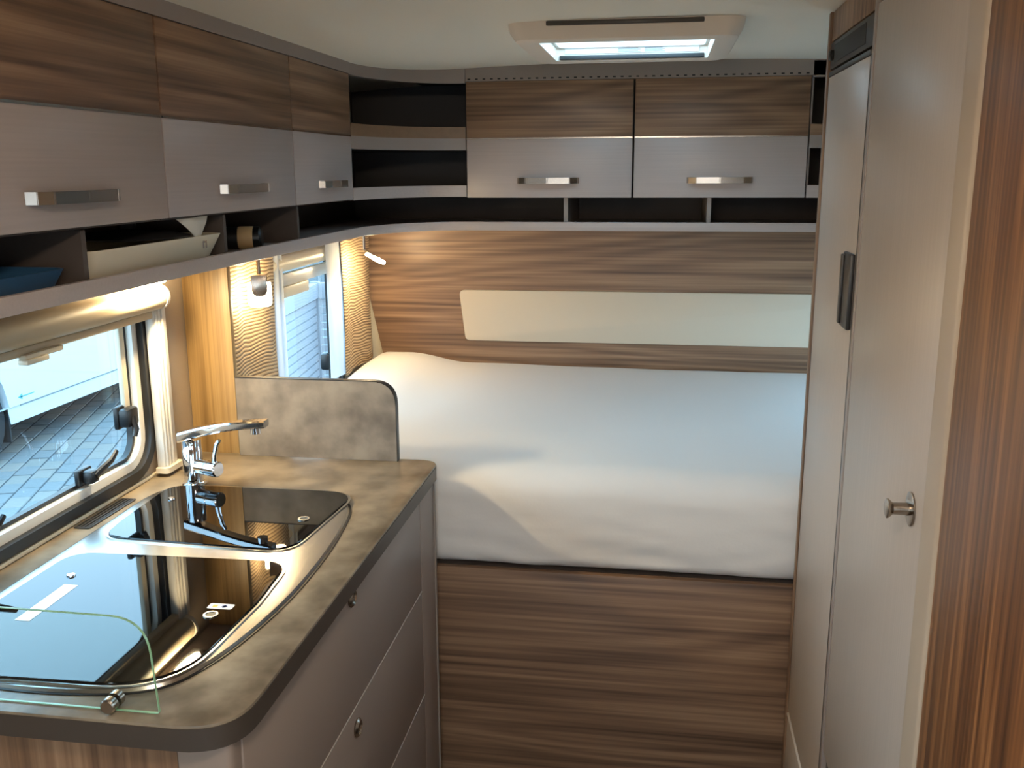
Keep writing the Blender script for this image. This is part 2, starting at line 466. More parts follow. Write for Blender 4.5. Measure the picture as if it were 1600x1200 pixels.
window('window_4', W4, 'unseen window at the foot of the bed, behind the fridge', XR, -1)  # out of view; put in for the cool daylight falling on the bed
window('window_5', rrect(-1.6, -0.5, 0.9, 1.5, 0.06), 'unseen right side window behind the camera, added for daylight', XR, -1)  # unseen as well, added for daylight from the other side
def latch(under, c, lever, side, k=1.0, ll=1.0):
    """black window catch; lever = direction of its handle in the wall plane"""
    x0 = XL - 0.02
    y, z = c
    g = G().box(x0, x0 + 0.012, y - 0.022, y + 0.022, z - 0.016 * k, z + 0.016 * k, 0.004)
    g.box(x0 + 0.010, x0 + 0.034, y - 0.014 * k, y + 0.014 * k, z - 0.013 * k, z + 0.013 * k, 0.006)
    ca = under.part('window_catch', g, 'black_plastic', label='black window catch')
    d = Vector((0, lever[0], lever[1])).normalized()
    p = Vector((x0 + 0.030, y, z))
    under.part('catch_lever', G().tube([p, p + d * 0.02 * ll + Vector((0.004, 0, 0)), p + d * 0.045 * ll + Vector((0.012, 0, 0)), p + d * 0.072 * ll + Vector((0.010, 0, 0))], [0.008, 0.007, 0.006, 0.005], 8), 'black_plastic', under=ca)
p = on_x(150, 742, XL); latch(win1, (p.y - 0.02, p.z + 0.004), (1, 0.5), 0)
p = on_x(202, 650, XL); latch(win1, (p.y - 0.006, p.z), (-0.35, -1), 1, 1.5, 0.55)
latch(win1, (1.285, 0.958), (1, 0.6), 0)
# stay arm beside the pane
win1.part('stay_arm', G().box(XL - 0.016, XL - 0.004, 1.775, 1.793, 1.06, 1.30, 0.003), 'cream_plastic', label='cream telescopic window stay')
p = on_x(511, 565, XL)
win2.part('window_catch', G().box(XL - 0.02, XL + 0.012, p.y - 0.012, p.y + 0.012, p.z - 0.028, p.z + 0.028, 0.008), 'black_plastic')

# ------------------------------------------------------------------ rear wall panels
g = G().prism([(-1.073, SH0), (-1.070, 1.27), (-0.985, 0.86), (-0.985, 0.56), (XR, 0.56), (XR, SH0)], 1, YR - 0.010, YR)
wall_rear.part('wood_panel', g, 'wood_x', label='brown wood-grain panel with slanted side edge')
g = G().prism(rpoly([(-0.704, 1.132, 0.02), (-0.683, 0.951, 0.02), (XR, 0.951, 0), (XR, 1.134, 0)]), 1, YR - 0.020, YR - 0.010, bev=0.003)
wall_rear.part('cream_panel', g, 'cream_panel', label='long cream insert panel')

# ================================================================== overhead cabinets
HZ = 1.514
def handle_y(th, under, y0, y1, x=CX):
    g = G()
    yc = (y0 + y1) / 2; L = y1 - y0
    pts = [(x + 0.001, y0 + 0.004, HZ), (x + 0.012, y0 + 0.008, HZ), (x + 0.022, y0 + 0.028, HZ), (x + 0.025, yc, HZ), (x + 0.022, y1 - 0.028, HZ), (x + 0.012, y1 - 0.008, HZ), (x + 0.001, y1 - 0.004, HZ)]
    for i in range(len(pts) - 1):
        a, b = Vector(pts[i]), Vector(pts[i + 1]); t = (b - a).normalized(); nrm = Vector((t.y, -t.x, 0)) * 0.0035; h = Vector((0, 0, 0.0085))
        a = a - t * 0.002; b = b + t * 0.002
        v = [a + nrm + h, a - nrm + h, a - nrm - h, a + nrm - h, b + nrm + h, b - nrm + h, b - nrm - h, b + nrm - h]
        g.add(v, [(0, 1, 2, 3), (4, 7, 6, 5), (0, 4, 5, 1), (1, 5, 6, 2), (2, 6, 7, 3), (3, 7, 4, 0)])
    return th.part('handle', g, 'nickel', under=under, label='curved brushed metal handle', smooth=0)
def handle_x(th, under, x0, x1, y=CY):
    g = G()
    xc = (x0 + x1) / 2
    pts = [(x0 + 0.004, y - 0.001), (x0 + 0.008, y - 0.012), (x0 + 0.028, y - 0.022), (xc, y - 0.025), (x1 - 0.028, y - 0.022), (x1 - 0.008, y - 0.012), (x1 - 0.004, y - 0.001)]
    for i in range(len(pts) - 1):
        a, b = Vector(pts[i] + (HZ,)), Vector(pts[i + 1] + (HZ,)); t = (b - a).normalized(); nrm = Vector((t.y, -t.x, 0)) * 0.0035; h = Vector((0, 0, 0.0085))
        a = a - t * 0.002; b = b + t * 0.002
        v = [a + nrm + h, a - nrm + h, a - nrm - h, a + nrm - h, b + nrm + h, b - nrm + h, b - nrm - h, b + nrm - h]
        g.add(v, [(0, 1, 2, 3), (4, 7, 6, 5), (0, 4, 5, 1), (1, 5, 6, 2), (2, 6, 7, 3), (3, 7, 4, 0)])
    return th.part('handle', g, 'nickel', under=under, label='curved brushed metal handle', smooth=0)
ZM, ZB = 1.637, 1.470
def cab_left(y0, y1, hy0, hy1, label, ztop=1.796):
    t = Thing('overhead_cabinet', label, 'cabinet', (XL, y0, ZB), 'overhead cabinets')
    t.part('body', G().box(XL + 0.002, CX - 0.017, y0, y1, ZB - 0.004, 1.80), 'dark_wood_inside')
    d = t.part('door', G().box(CX - 0.016, CX, y0 + 0.0015, y1 - 0.0015, ZB, ZM, 0.0015), 'laminate_y', label='grey lower half of the door')
    t.part('wood_panel', G().box(CX - 0.016, CX, y0 + 0.0015, y1 - 0.0015, ZM + 0.0005, ztop, 0.0015), 'wood_y', under=d, label='brown wood-grain upper half of the door')
    t.part('trim_strip', G().box(CX - 0.012, CX + 0.0015, y0 + 0.0015, y1 - 0.0015, ZM - 0.002, ZM + 0.002), 'nickel', under=d)
    handle_y(t, d, hy0, hy1)
cab_left(0.37, 0.955, 0.55, 0.75, 'overhead cabinet before the kitchen window')
cab_left(0.957, 1.545, 1.170, 1.380, 'overhead cabinet above the kitchen window, over the blue tray')
cab_left(1.547, 2.13, 1.745, 1.945, 'overhead cabinet with a white cloth corner hanging below it')
cab_left(2.132, 2.55, 2.285, 2.460, 'narrow overhead cabinet beside the curved corner shelf')
def cab_rear(x0, x1, hx0, hx1, label):
    t = Thing('overhead_cabinet', label, 'cabinet', (x0, CY, ZB), 'overhead cabinets')
    t.part('body', G().box(x0, x1, CY + 0.017, YR - 0.002, ZB - 0.004, 1.80), 'dark_wood_inside')
    d = t.part('door', G().box(x0 + 0.0015, x1 - 0.0015, CY, CY + 0.016, 1.464, ZM, 0.0015), 'laminate_x', label='grey lower half of the door')
    t.part('wood_panel', G().box(x0 + 0.0015, x1 - 0.0015, CY, CY + 0.016, ZM + 0.0005, 1.800, 0.0015), 'wood_x', under=d, label='brown wood-grain upper half of the door')
    t.part('trim_strip', G().box(x0 + 0.0015, x1 - 0.0015, CY - 0.0015, CY + 0.012, ZM - 0.002, ZM + 0.002), 'nickel', under=d)
    handle_x(t, d, hx0, hx1)
cab_rear(-0.587, -0.091, -0.433, -0.247, 'overhead cabinet above the bed, next to the curved corner shelf')
cab_rear(-0.088, 0.404, 0.067, 0.255, 'overhead cabinet above the bed, on the fridge side')
# curved corner shelf
AX, AY = -0.83, 2.55; BX, BY = -0.588, 2.90
def arc(off=0.0, n=14, ext=0.0):
    """front line of the corner, from the left run to the rear run; off pushes it back into the corner"""
    out = []
    for i in range(n + 1):
        t = math.pi / 2 * i / n
        out.append((BX - (BX - AX + off) * math.cos(t), AY + (BY - AY + off) * math.sin(t)))
    return out
def arcstrip(z0, z1, off=0.0, th=0.014, n=14):
    a = arc(off, n); b = arc(off + th, n)
    return G().prism(a + b[::-1], 2, z0, z1)
cs = Thing('corner_shelf', 'curved open corner shelf with dark recesses and grey rails', 'shelf', (AX, BY, ZB))
cs.part('top_rail', arcstrip(1.796, 1.845), 'edge_grey')
cs.part('wood_rail', arcstrip(1.638, 1.671), 'wood_rail', label='brown wood-grain strip')
cs.part('middle_rail', arcstrip(1.604, 1.638), 'edge_grey')
cs.part('bottom_rail', arcstrip(1.467, 1.500), 'laminate_x')
def corner_board(z0, z1): return G().prism(arc(0.014) + [(BX, YR - 0.005), (XL + 0.005, YR - 0.005), (XL + 0.005, AY)], 2, z0, z1)
cs.part('shelf_board', corner_board(1.606, 1.620), 'dark_inside')
cs.part('shelf_board', corner_board(1.468, 1.482), 'dark_inside')
cs.part('top_board', corner_board(1.826, 1.834), 'dark_inside')
cs.part('back_panel', G().box(XL + 0.002, BX, YR - 0.006, YR - 0.002, ZB, 1.83).box(XL + 0.002, XL + 0.006, AY, YR - 0.006, ZB, 1.83), 'dark_inside')
cs.part('side_panel', G().box(CX - 0.24, CX - 0.002, AY + 0.0015, AY + 0.006, ZB, 1.83), 'dark_inside')
# shelf by the fridge
rs = Thing('corner_shelf', 'open shelf niche above the bed, behind the tall fridge', 'shelf', (0.41, BY, ZB))
for z0, z1, mtn, nm in ((1.796, 1.84, 'edge_grey', 'top_rail'), (1.638, 1.669, 'wood_x', 'wood_rail'), (1.603, 1.638, 'edge_grey', 'middle_rail'), (1.464, 1.499, 'laminate_x', 'bottom_rail')):
    rs.part(nm, G().box(0.407, XR - 0.004, CY + 0.001, CY + 0.015, z0, z1), mtn)
rs.part('shelf_board', G().box(0.407, XR - 0.004, CY + 0.015, YR - 0.006, 1.606, 1.620), 'dark_inside')
rs.part('shelf_board', G().box(0.407, XR - 0.004, CY + 0.015, YR - 0.006, 1.466, 1.480), 'dark_inside')
rs.part('back_panel', G().box(0.407, XR - 0.004, YR - 0.006, YR - 0.002, 1.47, 1.83), 'dark_inside')
rs.part('side_panel', G().box(0.4065, 0.412, CY + 0.016, YR - 0.006, 1.48, 1.83), 'edge_grey')
# valances under the ceiling
g = G().box(CX - 0.014, CX + 0.002, 0.37, AY - 0.001, 1.797, 1.829)
Struct('trim_1', g, 'edge_grey', 'grey strip between the side cabinets and the ceiling')
g = G().box(BX + 0.001, XR, CY + 0.001, CY + 0.014, 1.801, 1.849)
tr2 = Struct('trim_2', g, 'edge_grey', 'perforated grey strip above the rear cabinets')
g = G(); x = BX + 0.012
while x < 0.40:
    g.box(x - 0.0042, x + 0.0042, CY + 0.0002, CY + 0.0012, 1.8050, 1.8090); x += 0.0225
o = tr2.part('vent_holes', g, 'black_plastic', label='row of small dark vent holes', smooth=0); o['kind'] = 'stuff'

# ------------------------------------------------------------------ open shelf that runs round under the cabinets
os_ = Thing('open_shelf', 'long open shelf running round the corner beneath the overhead cabinets', 'shelf', (CX, CY, SH0))
front = [(CX - 0.004, 0.37)] + arc(0.004) + [(XR - 0.004, CY + 0.004)]
poly = front + [(XR - 0.004, YR - 0.012), (XL + 0.004, YR - 0.012), (XL + 0.004, 0.37)]
os_.part('shelf_board', G().prism(poly, 2, SH0, SH0 + 0.012), 'laminate_y')
lip_o = [(CX, 0.37)] + arc(0.0) + [(XR - 0.004, CY)]
lip_i = [(CX - 0.012, 0.37)] + arc(0.012) + [(XR - 0.004, CY + 0.012)]
os_.part('lip', G().prism(lip_o + lip_i[::-1], 2, SH0 - 0.002, SH1, bev=0.0015), 'laminate_x', label='raised grey front lip')
for y in (0.95, 1.322, 1.796, 2.187):
    os_.part('divider', G().box(XL + 0.006, CX - 0.02, y - 0.006, y + 0.006, SH0 + 0.012, ZB - 0.006), 'dark_wood_inside')
for x in (-0.288, 0.135):
    os_.part('divider', G().box(x - 0.006, x + 0.006, CY + 0.02, YR - 0.014, SH0 + 0.012, 1.4655), 'edge_grey')
os_.part('back_panel', G().box(XL + 0.002, XL + 0.006, 0.37, YR - 0.012, SH0 + 0.012, ZB - 0.006).box(XL + 0.006, XR - 0.004, YR - 0.015, YR - 0.011, SH0 + 0.012, 1.465), 'dark_wood_inside')
# things on the open shelf
def tray(y0, y1, x0, x1, z, h, flare, mtn, th=0.004):
    g = G()
    lo = rrect(x0 + flare, x1 - flare, y0 + flare, y1 - flare, 0.02, 4); hi = rrect(x0, x1, y0, y1, 0.025, 4)
    loi = rrect(x0 + flare + th, x1 - flare - th, y0 + flare + th, y1 - flare - th, 0.018, 4); hii = rrect(x0 + th, x1 - th, y0 + th, y1 - th, 0.022, 4)
    n = len(lo)
    v = [(a, b, z) for a, b in lo] + [(a, b, z + h) for a, b in hi] + [(a, b, z + h) for a, b in hii] + [(a, b, z + th) for a, b in loi]
    f = [tuple(range(n))[::-1], tuple(range(3 * n, 4 * n))]
    for k in range(3):
        for i in range(n): f.append((k * n + i, k * n + (i + 1) % n, (k + 1) * n + (i + 1) % n, (k + 1) * n + i))
    return g.add(v, f)
ZS = SH0 + 0.0125
wt = Thing('tray', 'white plastic tray on the open shelf, topped by a dark lid', 'tray', (-0.93, 1.56, ZS))
wt.part('tray_body', tray(1.332, 1.785, -1.06, -0.845, ZS, 0.050, 0.022, 'w'), 'cream_plastic')
mk = G()
for a in (0, 0.012):
    mk.box(-0.8505, -0.8490, 1.700 + a, 1.702 + a, ZS + 0.026, ZS + 0.040)
mk.box(-0.8505, -0.8490, 1.702, 1.709, ZS + 0.036, ZS + 0.039)
wt.part('embossed_mark', mk, 'edge_grey')
single('pan_lid', G().lathe([(0.106, 0), (0.109, 0.003), (0.07, 0.011), (0.02, 0.015), (0.012, 0.016), (0.016, 0.026), (0.004, 0.028)], (-0.953, 1.62, ZS + 0.0503), (0, 0, 1), 40), 'graphite', 'dark pan lid lying across the rim of the white tray', 'lid', (-0.953, 1.62, ZS + 0.05))
bt = Thing('tray', 'blue plastic tray on the open shelf', 'tray', (-0.93, 1.2, ZS))
bt.part('tray_body', tray(0.975, 1.30, -1.05, -0.86, ZS, 0.030, 0.014, 'b'), 'blue_plastic')
single('jar', G().lathe([(0.020, 0), (0.022, 0.002), (0.022, 0.030), (0.018, 0.036), (0.019, 0.036), (0.019, 0.046)], (-0.96, 1.10, ZS + 0.0045), (0, 0, 1), 18), 'label_beige', 'small amber jar in the blue tray', 'jar', (-0.96, 1.10, ZS + 0.004))
rl = Thing('canister', 'black canister with a beige band lying on the open shelf', 'canister', (-0.92, 1.99, ZS))
rl.part('can', G().lathe([(0.020, 0), (0.024, 0.004), (0.024, 0.12), (0.020, 0.125)], (-0.985, 1.975, ZS + 0.0245), (0.92, 0.25, 0)), 'black_plastic')
rl.part('band', G().lathe([(0.0244, 0.075), (0.0247, 0.077), (0.0247, 0.105), (0.0244, 0.107)], (-0.985, 1.975, ZS + 0.0245), (0.92, 0.25, 0)), 'label_beige', label='beige paper band')
# cloth corner hanging under a cabinet
def clothf(u, v):
    ya, yb = 1.612, 1.742
    y = ya + (yb - ya) * u
    drop = 0.045 * (min(u / 0.55, 1.0) if u < 0.55 else ((1 - u) / 0.45) ** 0.6)
    return (CX - 0.022 + 0.006 * math.sin(u * 5), y, ZB - 0.005 - drop * v)
g = G().grid(clothf, 24, 6)
nv = len(g.v); g.add([(x - 0.0025, y, z) for x, y, z in g.v], [q[::-1] for q in g.f])
single('cloth', g, 'cloth_white', 'pointed corner of a white cloth hanging below an overhead cabinet', 'cloth', (CX - 0.02, 1.68, ZB))

# ================================================================== kitchen
KX, KY0, KY1, KZ = -0.487, 0.955, 2.045, 0.90
ku = Thing('kitchen_cabinet', 'grey kitchen cabinet with drawers and a wood end panel', 'cabinet', (-0.79, 1.5, ZF))
ku.part('body', G().box(XL + 0.003, -0.517, 0.99, 2.035, ZF, 0.864), 'dark_wood_inside')
ku.part('end_panel', G().box(XL + 0.003, -0.572, 0.975, 0.989, ZF, 0.864), 'wood_z', label='brown wood-grain end panel')
ku.part('corner_post', G().prism(rpoly([(-0.571, 0.975, 0), (-0.502, 0.975, 0.03), (-0.502, 1.004, 0), (-0.571, 1.004, 0)]), 2, ZF, 0.864), 'drawer_grey')
dz = [(0.64, 0.862, 0.846), (0.388, 0.638, 0.602), (0.03, 0.386, 0.35)]
for z0, z1, kz in dz:
    d = ku.part('drawer', G().box(-0.517, -0.500, 1.006, 1.905, z0 + 0.002, z1 - 0.001, 0.0015), 'drawer_grey')
    ku.part('drawer_seam', G().box(-0.516, -0.4995, 1.006, 1.905, z0 - 0.0005, z0 + 0.0018), 'seam_light', under=d, label='pale seam line')
    ku.part('lock_button', G().lathe([(0.016, 0), (0.017, 0.003), (0.014, 0.006), (0.012, 0.007), (0.010, 0.004)], (-0.500, 1.435, kz), (1, 0, 0)), 'nickel', under=d, label='round push button')
ku.part('end_strip', G().box(-0.517, -0.500, 1.908, 2.035, ZF, 0.862, 0.0015), 'drawer_grey')
ku.part('edge_profile', G().box(-0.5005, -0.497, 2.029, 2.037, ZF, 0.862), 'edge_grey')
# worktop
wl = rpoly([(XL + 0.003, KY0, 0), (KX, KY0, 0.075), (KX, KY1, 0.045), (XL + 0.003, KY1, 0)], 8)
wk = Thing('worktop', 'mottled brown stone-look kitchen worktop with dark edge', 'worktop', (-0.79, 1.5, 0.865))
wk.part('top', G().prism(wl, 2, 0.868, KZ, bev=0.0012), 'stone')
wk.part('edge_band', G().prism(scale_loop(wl, -0.0012), 2, 0.866, 0.896, holes=[scale_loop(wl, 0.004)]), 'edge_dark', label='dark edge band')
# vent grille in the worktop
vg = Thing('vent_grille', 'narrow black slotted vent in the worktop beside the kitchen window', 'vent', (-1.04, 1.62, KZ))
vg.part('frame', G().prism(rrect(-1.068, -1.034, 1.535, 1.70, 0.004, 2), 2, KZ + 0.0002, KZ + 0.0022, holes=[rrect(-1.063, -1.039, 1.54, 1.695, 0.002, 2)]), 'graphite')
vg.part('base', G().box(-1.064, -1.038, 1.539, 1.696, KZ + 0.0001, KZ + 0.0006), 'black_plastic')
for i in range(3):
    vg.part('slat', G().box(-1.059 + i * 0.0075, -1.0555 + i * 0.0075, 1.541, 1.694, KZ + 0.0006, KZ + 0.002), 'graphite')
vg2 = single('wall_strip', G().box(XL + 0.001, XL + 0.006, 0.97, 1.90, KZ + 0.0005, KZ + 0.008, 0.001), 'cream_plastic', 'thin cream sealing strip where the worktop meets the wall', 'strip', (XL, 1.4, KZ))
# sink and hob unit
pl = smooth_loop([(-0.985, 1.03), (-0.80, 1.000), (-0.640, 1.020), (-0.583, 1.10), (-0.556, 1.26), (-0.553, 1.42), (-0.565, 1.58), (-0.592, 1.715), (-0.66, 1.785), (-0.80, 1.795), (-0.95, 1.790), (-1.012, 1.735), (-1.015, 1.55), (-1.012, 1.25), (-1.010, 1.09)], 8)
sh = Thing('sink_hob_unit', 'stainless steel sink and hob unit with two black glass lids', 'sink', (-0.79, 1.4, KZ))
g = G(); z0 = KZ + 0.0002
a, b, c = pl, scale_loop(pl, 0.004), scale_loop(pl, 0.018); n = len(pl)
g.add([(x, y, z0) for x, y in a] + [(x, y, z0 + 0.005) for x, y in b] + [(x, y, z0 + 0.006) for x, y in c], [(k * n + i, k * n + (i + 1) % n, (k + 1) * n + (i + 1) % n, (k + 1) * n + i) for k in range(2) for i in range(n)] + [tuple(range(2 * n, 3 * n))])
sh.part('steel_plate', g, 'steel', smooth=12)
g = G().prism(scale_loop(pl, -0.003), 2, KZ + 0.0001, KZ + 0.0016, holes=[scale_loop(pl, 0.002)])
sh.part('seal', g, 'black_rubber')
LZ = KZ + 0.0068
def lid(loop, name, label):
    o = sh.part(name, G().prism(loop, 2, LZ, LZ + 0.004, bev=0.0012), 'black_glass', label=label, smooth=12)
    sh.part('lid_rim', G().prism(scale_loop(loop, -0.005), 2, LZ - 0.0010, LZ + 0.0016, holes=[scale_loop(loop, -0.0002)]), 'steel', under=o)
    return o
ls = rpoly([(-0.995, 1.772, 0.05), (-0.596, 1.778, 0.062), (-0.618, 1.468, 0.055), (-0.975, 1.482, 0.045), (-0.985, 1.56, 0.05)], 8)
lsink = lid(ls, 'sink_lid', 'smaller black glass lid over the sink')
lh = rpoly([(-0.985, 1.410, 0.05), (-0.60, 1.422, 0.05), (-0.590, 1.27, 0.1), (-0.598, 1.020, 0.11), (-0.86, 1.012, 0.08), (-0.985, 1.03, 0.05), (-0.985, 1.2, 0.05)], 8)
lhob = lid(lh, 'hob_lid', 'larger black glass lid over the hob')
LT = LZ + 0.0041
def ring(x, y, r, under):
    sh.part('finger_ring', G().lathe([(r, 0), (r, 0.0015), (r * 0.72, 0.0015), (r * 0.70, 0.0002)], (x, y, LT), (0, 0, 1)), 'steel', under=under)
    sh.part('finger_hole', G().lathe([(r * 0.68, 0), (r * 0.66, 0.0004)], (x, y, LT), (0, 0, 1)), 'black_rubber', under=under)
ring(-0.640, 1.217, 0.011, lhob); ring(-0.648, 1.615, 0.011, lsink)
for x, y, u in ((-0.928, 1.316, lhob), (-0.95, 1.685, lsink)):
    sh.part('screw', G().lathe([(0.007, 0), (0.0065, 0.0025), (0.003, 0.003)], (x, y, LT), (0, 0, 1), 14), 'chrome', under=u)
g = G().add([(-0.917, 1.160, LT + 0.0003), (-0.893, 1.160, LT + 0.0003), (-0.895, 1.284, LT + 0.0003), (-0.919, 1.284, LT + 0.0003), (-0.917, 1.160, LT), (-0.893, 1.160, LT), (-0.895, 1.284, LT), (-0.919, 1.284, LT)], [(0, 1, 2, 3), (7, 6, 5, 4), (0, 4, 5, 1), (1, 5, 6, 2), (2, 6, 7, 3), (3, 7, 4, 0)])
sh.part('paper_strip', g, 'sticker_white', under=lhob, label='plain white paper strip', smooth=0)
st = sh.part('sticker', G().prism(rrect(-0.657, -0.618, 1.237, 1.254, 0.003, 3), 2, LT, LT + 0.0003), 'sticker_white', under=lhob, label='small white sticker with yellow and blue marks')
st2 = G().box(-0.650, -0.643, 1.242, 1.249, LT + 0.0003, LT + 0.0005)
o = sh.part('sticker_mark', st2, 'sticker_yellow', under=lhob)
sh.part('sticker_mark', G().lathe([(0.0045, 0), (0.0044, 0.0002), (0.003, 0.0002), (0.003, 0)], (-0.632, 1.2455, LT + 0.0003), (0, 0, 1), 16), 'sticker_blue', under=lhob)
# faucet
FX, FY = -0.962, 1.805
fa = Thing('faucet', 'chrome kitchen tap with a long flat spout and side lever', 'faucet', (FX, FY, KZ))
fa.part('base_ring', G().lathe([(0.026, 0), (0.026, 0.004), (0.023, 0.007), (0.021, 0.008)], (FX, FY, KZ + 0.0005), (0, 0, 1)), 'chrome')
fa.part('column', G().lathe([(0.0205, 0.006), (0.0205, 0.078), (0.0195, 0.080), (0.0195, 0.100)], (FX, FY, KZ), (0, 0, 1)), 'chrome')
sp0 = Vector((FX - 0.020, FY, KZ + 0.1005))
tip = on_y(416, 666, FY - 0.02)
prof = []
g = G()
pts = []
for i in range(17):
    t = i / 16
    p = Vector((FX - 0.021, FY, KZ + 0.106)).lerp(Vector((tip.x, tip.y, KZ + 0.146)), t); p.z += 0.014 * math.sin(math.pi * t) * 0.45
    hw = 0.0135 + 0.0075 * max(0, 1 - t * 3.5); hh = 0.0105 * (1 - t) + 0.0075 * t
    pts.append((p, hw, hh))
v = []; f = []
for p, hw, hh in pts:
    for a, b in ((-1, -0.6), (-0.8, -1), (0.8, -1), (1, -0.6), (1, 0.6), (0.8, 1), (-0.8, 1), (-1, 0.6)): v.append((p.x, p.y + hw * a, p.z + hh * b))
for i in range(16):
    for k in range(8): f.append((i * 8 + k, i * 8 + (k + 1) % 8, (i + 1) * 8 + (k + 1) % 8, (i + 1) * 8 + k))
f.append(tuple(range(8))[::-1]); f.append(tuple(range(128, 136))); g.add(v, f)
spo = fa.part('spout', g, 'chrome')
q = pts[14][0]
fa.part('aerator', G().lathe([(0.011, 0), (0.011, 0.012), (0.009, 0.013)], (q.x, q.y, q.z - 0.020), (0, 0, 1)), 'chrome', under=spo)
mb = Vector((FX + 0.015, FY - 0.008, KZ + 0.044)); md = Vector((0.95, -0.3, 0)).normalized()
mix = fa.part('mixer_body', G().lathe([(0.015, 0), (0.0165, 0.002), (0.0165, 0.026), (0.0155, 0.027), (0.0165, 0.028), (0.0165, 0.054), (0.014, 0.057)], mb, md), 'chrome')
lp = mb + md * 0.046
fa.part('lever', G().tube([lp + Vector((0, 0, 0.012)), lp + Vector((0.002, 0, 0.030)), lp + Vector((0.010, -0.002, 0.055)), lp + Vector((0.017, -0.004, 0.064))], [0.006, 0.0055, 0.005, 0.004], 10), 'chrome', under=mix)
# stone divider board and wooden post at the end of the worktop
dv = Thing('divider_board', 'low grey-brown stone-look board with rounded corner at the worktop end', 'board', (-0.77, 2.03, KZ))
dl = rpoly([(-0.958, KZ + 0.0006, 0), (-0.580, KZ + 0.0006, 0), (-0.580, 1.085, 0.055), (-0.958, 1.085, 0)], 8)
dv.part('board', G().prism(dl, 1, 2.022, 2.038), 'stone_board')
dv.part('edge_band', G().prism(scale_loop(dl, -0.0008)[1:], 1, 2.0218, 2.0384, holes=[]).__class__().prism([(-0.580, KZ + 0.001), (-0.5785, KZ + 0.001)] + [(x + 0.0015, z + 0.0015) for x, z in dl[2:]] + dl[2:][::-1], 1, 2.021, 2.039), 'black_plastic', label='black edging')
single('wood_post', G().box(XL + 0.003, -0.966, 2.036, 2.054, KZ + 0.0006 if False else 0.60, SH0 - 0.0025, 0.001), 'wood_post', 'tall golden wood-grain post between worktop and shelf', 'post', (-1.02, 2.045, 0.60))
# glass splash guard
gg = Thing('glass_guard', 'clear glass splash guard standing on the near end of the worktop', 'glass panel', (-0.75, 0.975, KZ))
gl = rpoly([(-1.02, KZ + 0.002, 0.003), (-0.590, KZ + 0.002, 0.003), (-0.597, 1.027, 0.05), (-1.02, 1.030, 0.03)], 8)
gp = gg.part('pane', G().prism(gl, 1, 0.9735, 0.9775), 'glass_clear')
gg.part('edge', G().prism(scale_loop(gl, -0.0006), 1, 0.9740, 0.9770, holes=[scale_loop(gl, 0.0004)]), 'glass_edge', under=gp, label='greenish glass edge')
cp = on_z(180, 1108, KZ)
for x in (cp.x, cp.x - 0.30):
    k = gg.part('clamp', G().lathe([(0.008, -0.014), (0.010, -0.012), (0.010, -0.003)], (x, 0.9755, KZ + 0.012), (0, 1, 0), 16).lathe([(0.010, 0.003), (0.010, 0.012), (0.008, 0.014)], (x, 0.9755, KZ + 0.012), (0, 1, 0), 16).lathe([(0.006, -0.003), (0.006, 0.003)], (x, 0.9755, KZ + 0.006), (0, 1, 0), 12), 'nickel', label='metal clamp')

# ------------------------------------------------------------------ blind of the kitchen window
bl = Thing('roller_blind', 'beige roller blind housing above the kitchen window, brightly lit at one end', 'blind', (-1.05, 1.4, 1.26))
pr = [(XL + 0.012, 1.262)]
for i in range(13):
    t = math.radians(-90 + 180 * i / 12); pr.append((XL + 0.034 + 0.024 * math.cos(t), 1.290 + 0.026 * math.sin(t)))
pr += [(XL + 0.012, 1.318)]
bl.part('housing', G().prism(pr, 1, 0.88, 1.868), 'beige_plastic')
v = []; f = []
n = len(pr)
for k, (dy, s) in enumerate(((0, 1.03), (0.010, 1.03), (0.020, 0.88), (0.026, 0.6))):
    for x, z in pr: v.append((XL + 0.012 + (x - XL - 0.012) * s, 1.868 + dy, 1.290 + (z - 1.290) * s))
for k in range(3):
    for i in range(n): f.append((k * n + i, k * n + (i + 1) % n, (k + 1) * n + (i + 1) % n, (k + 1) * n + i))
f.append(tuple(range(n))[::-1]); f.append(tuple(range(3 * n, 4 * n)))
bl.part('end_cap', G().add(v, f), 'white_plastic')
g = G().box(XL + 0.011, XL + 0.030, 1.850, 1.905, 0.918, 1.264, 0.003)
for y in (1.858, 1.870, 1.884): g.box(XL + 0.029, XL + 0.034, y - 0.0025, y + 0.0025, 0.920, 1.262, 0.001)
bl.part('side_rail', g, 'white_plastic', label='white ridged side rail')
bl.part('rail_foot', G().prism(rpoly([(XL + 0.0115, 1.842, 0), (XL + 0.040, 1.842, 0.008), (XL + 0.040, 1.912, 0.008), (XL + 0.0115, 1.912, 0)]), 2, 0.908, 0.920), 'cream_plastic')
pb = bl.part('pull_bar', G().box(XL + 0.013, XL + 0.030, 0.90, 1.852, 1.246, 1.262, 0.003), 'beige_plastic')
p = on_x(60, 536, XL + 0.03)
bl.part('grip', G().box(XL + 0.024, XL + 0.040, p.y - 0.050, p.y + 0.055, 1.240, 1.250, 0.003).box(XL + 0.026, XL + 0.046, p.y - 0.055, p.y + 0.005, 1.233, 1.243, 0.003), 'cream_plastic', under=pb)

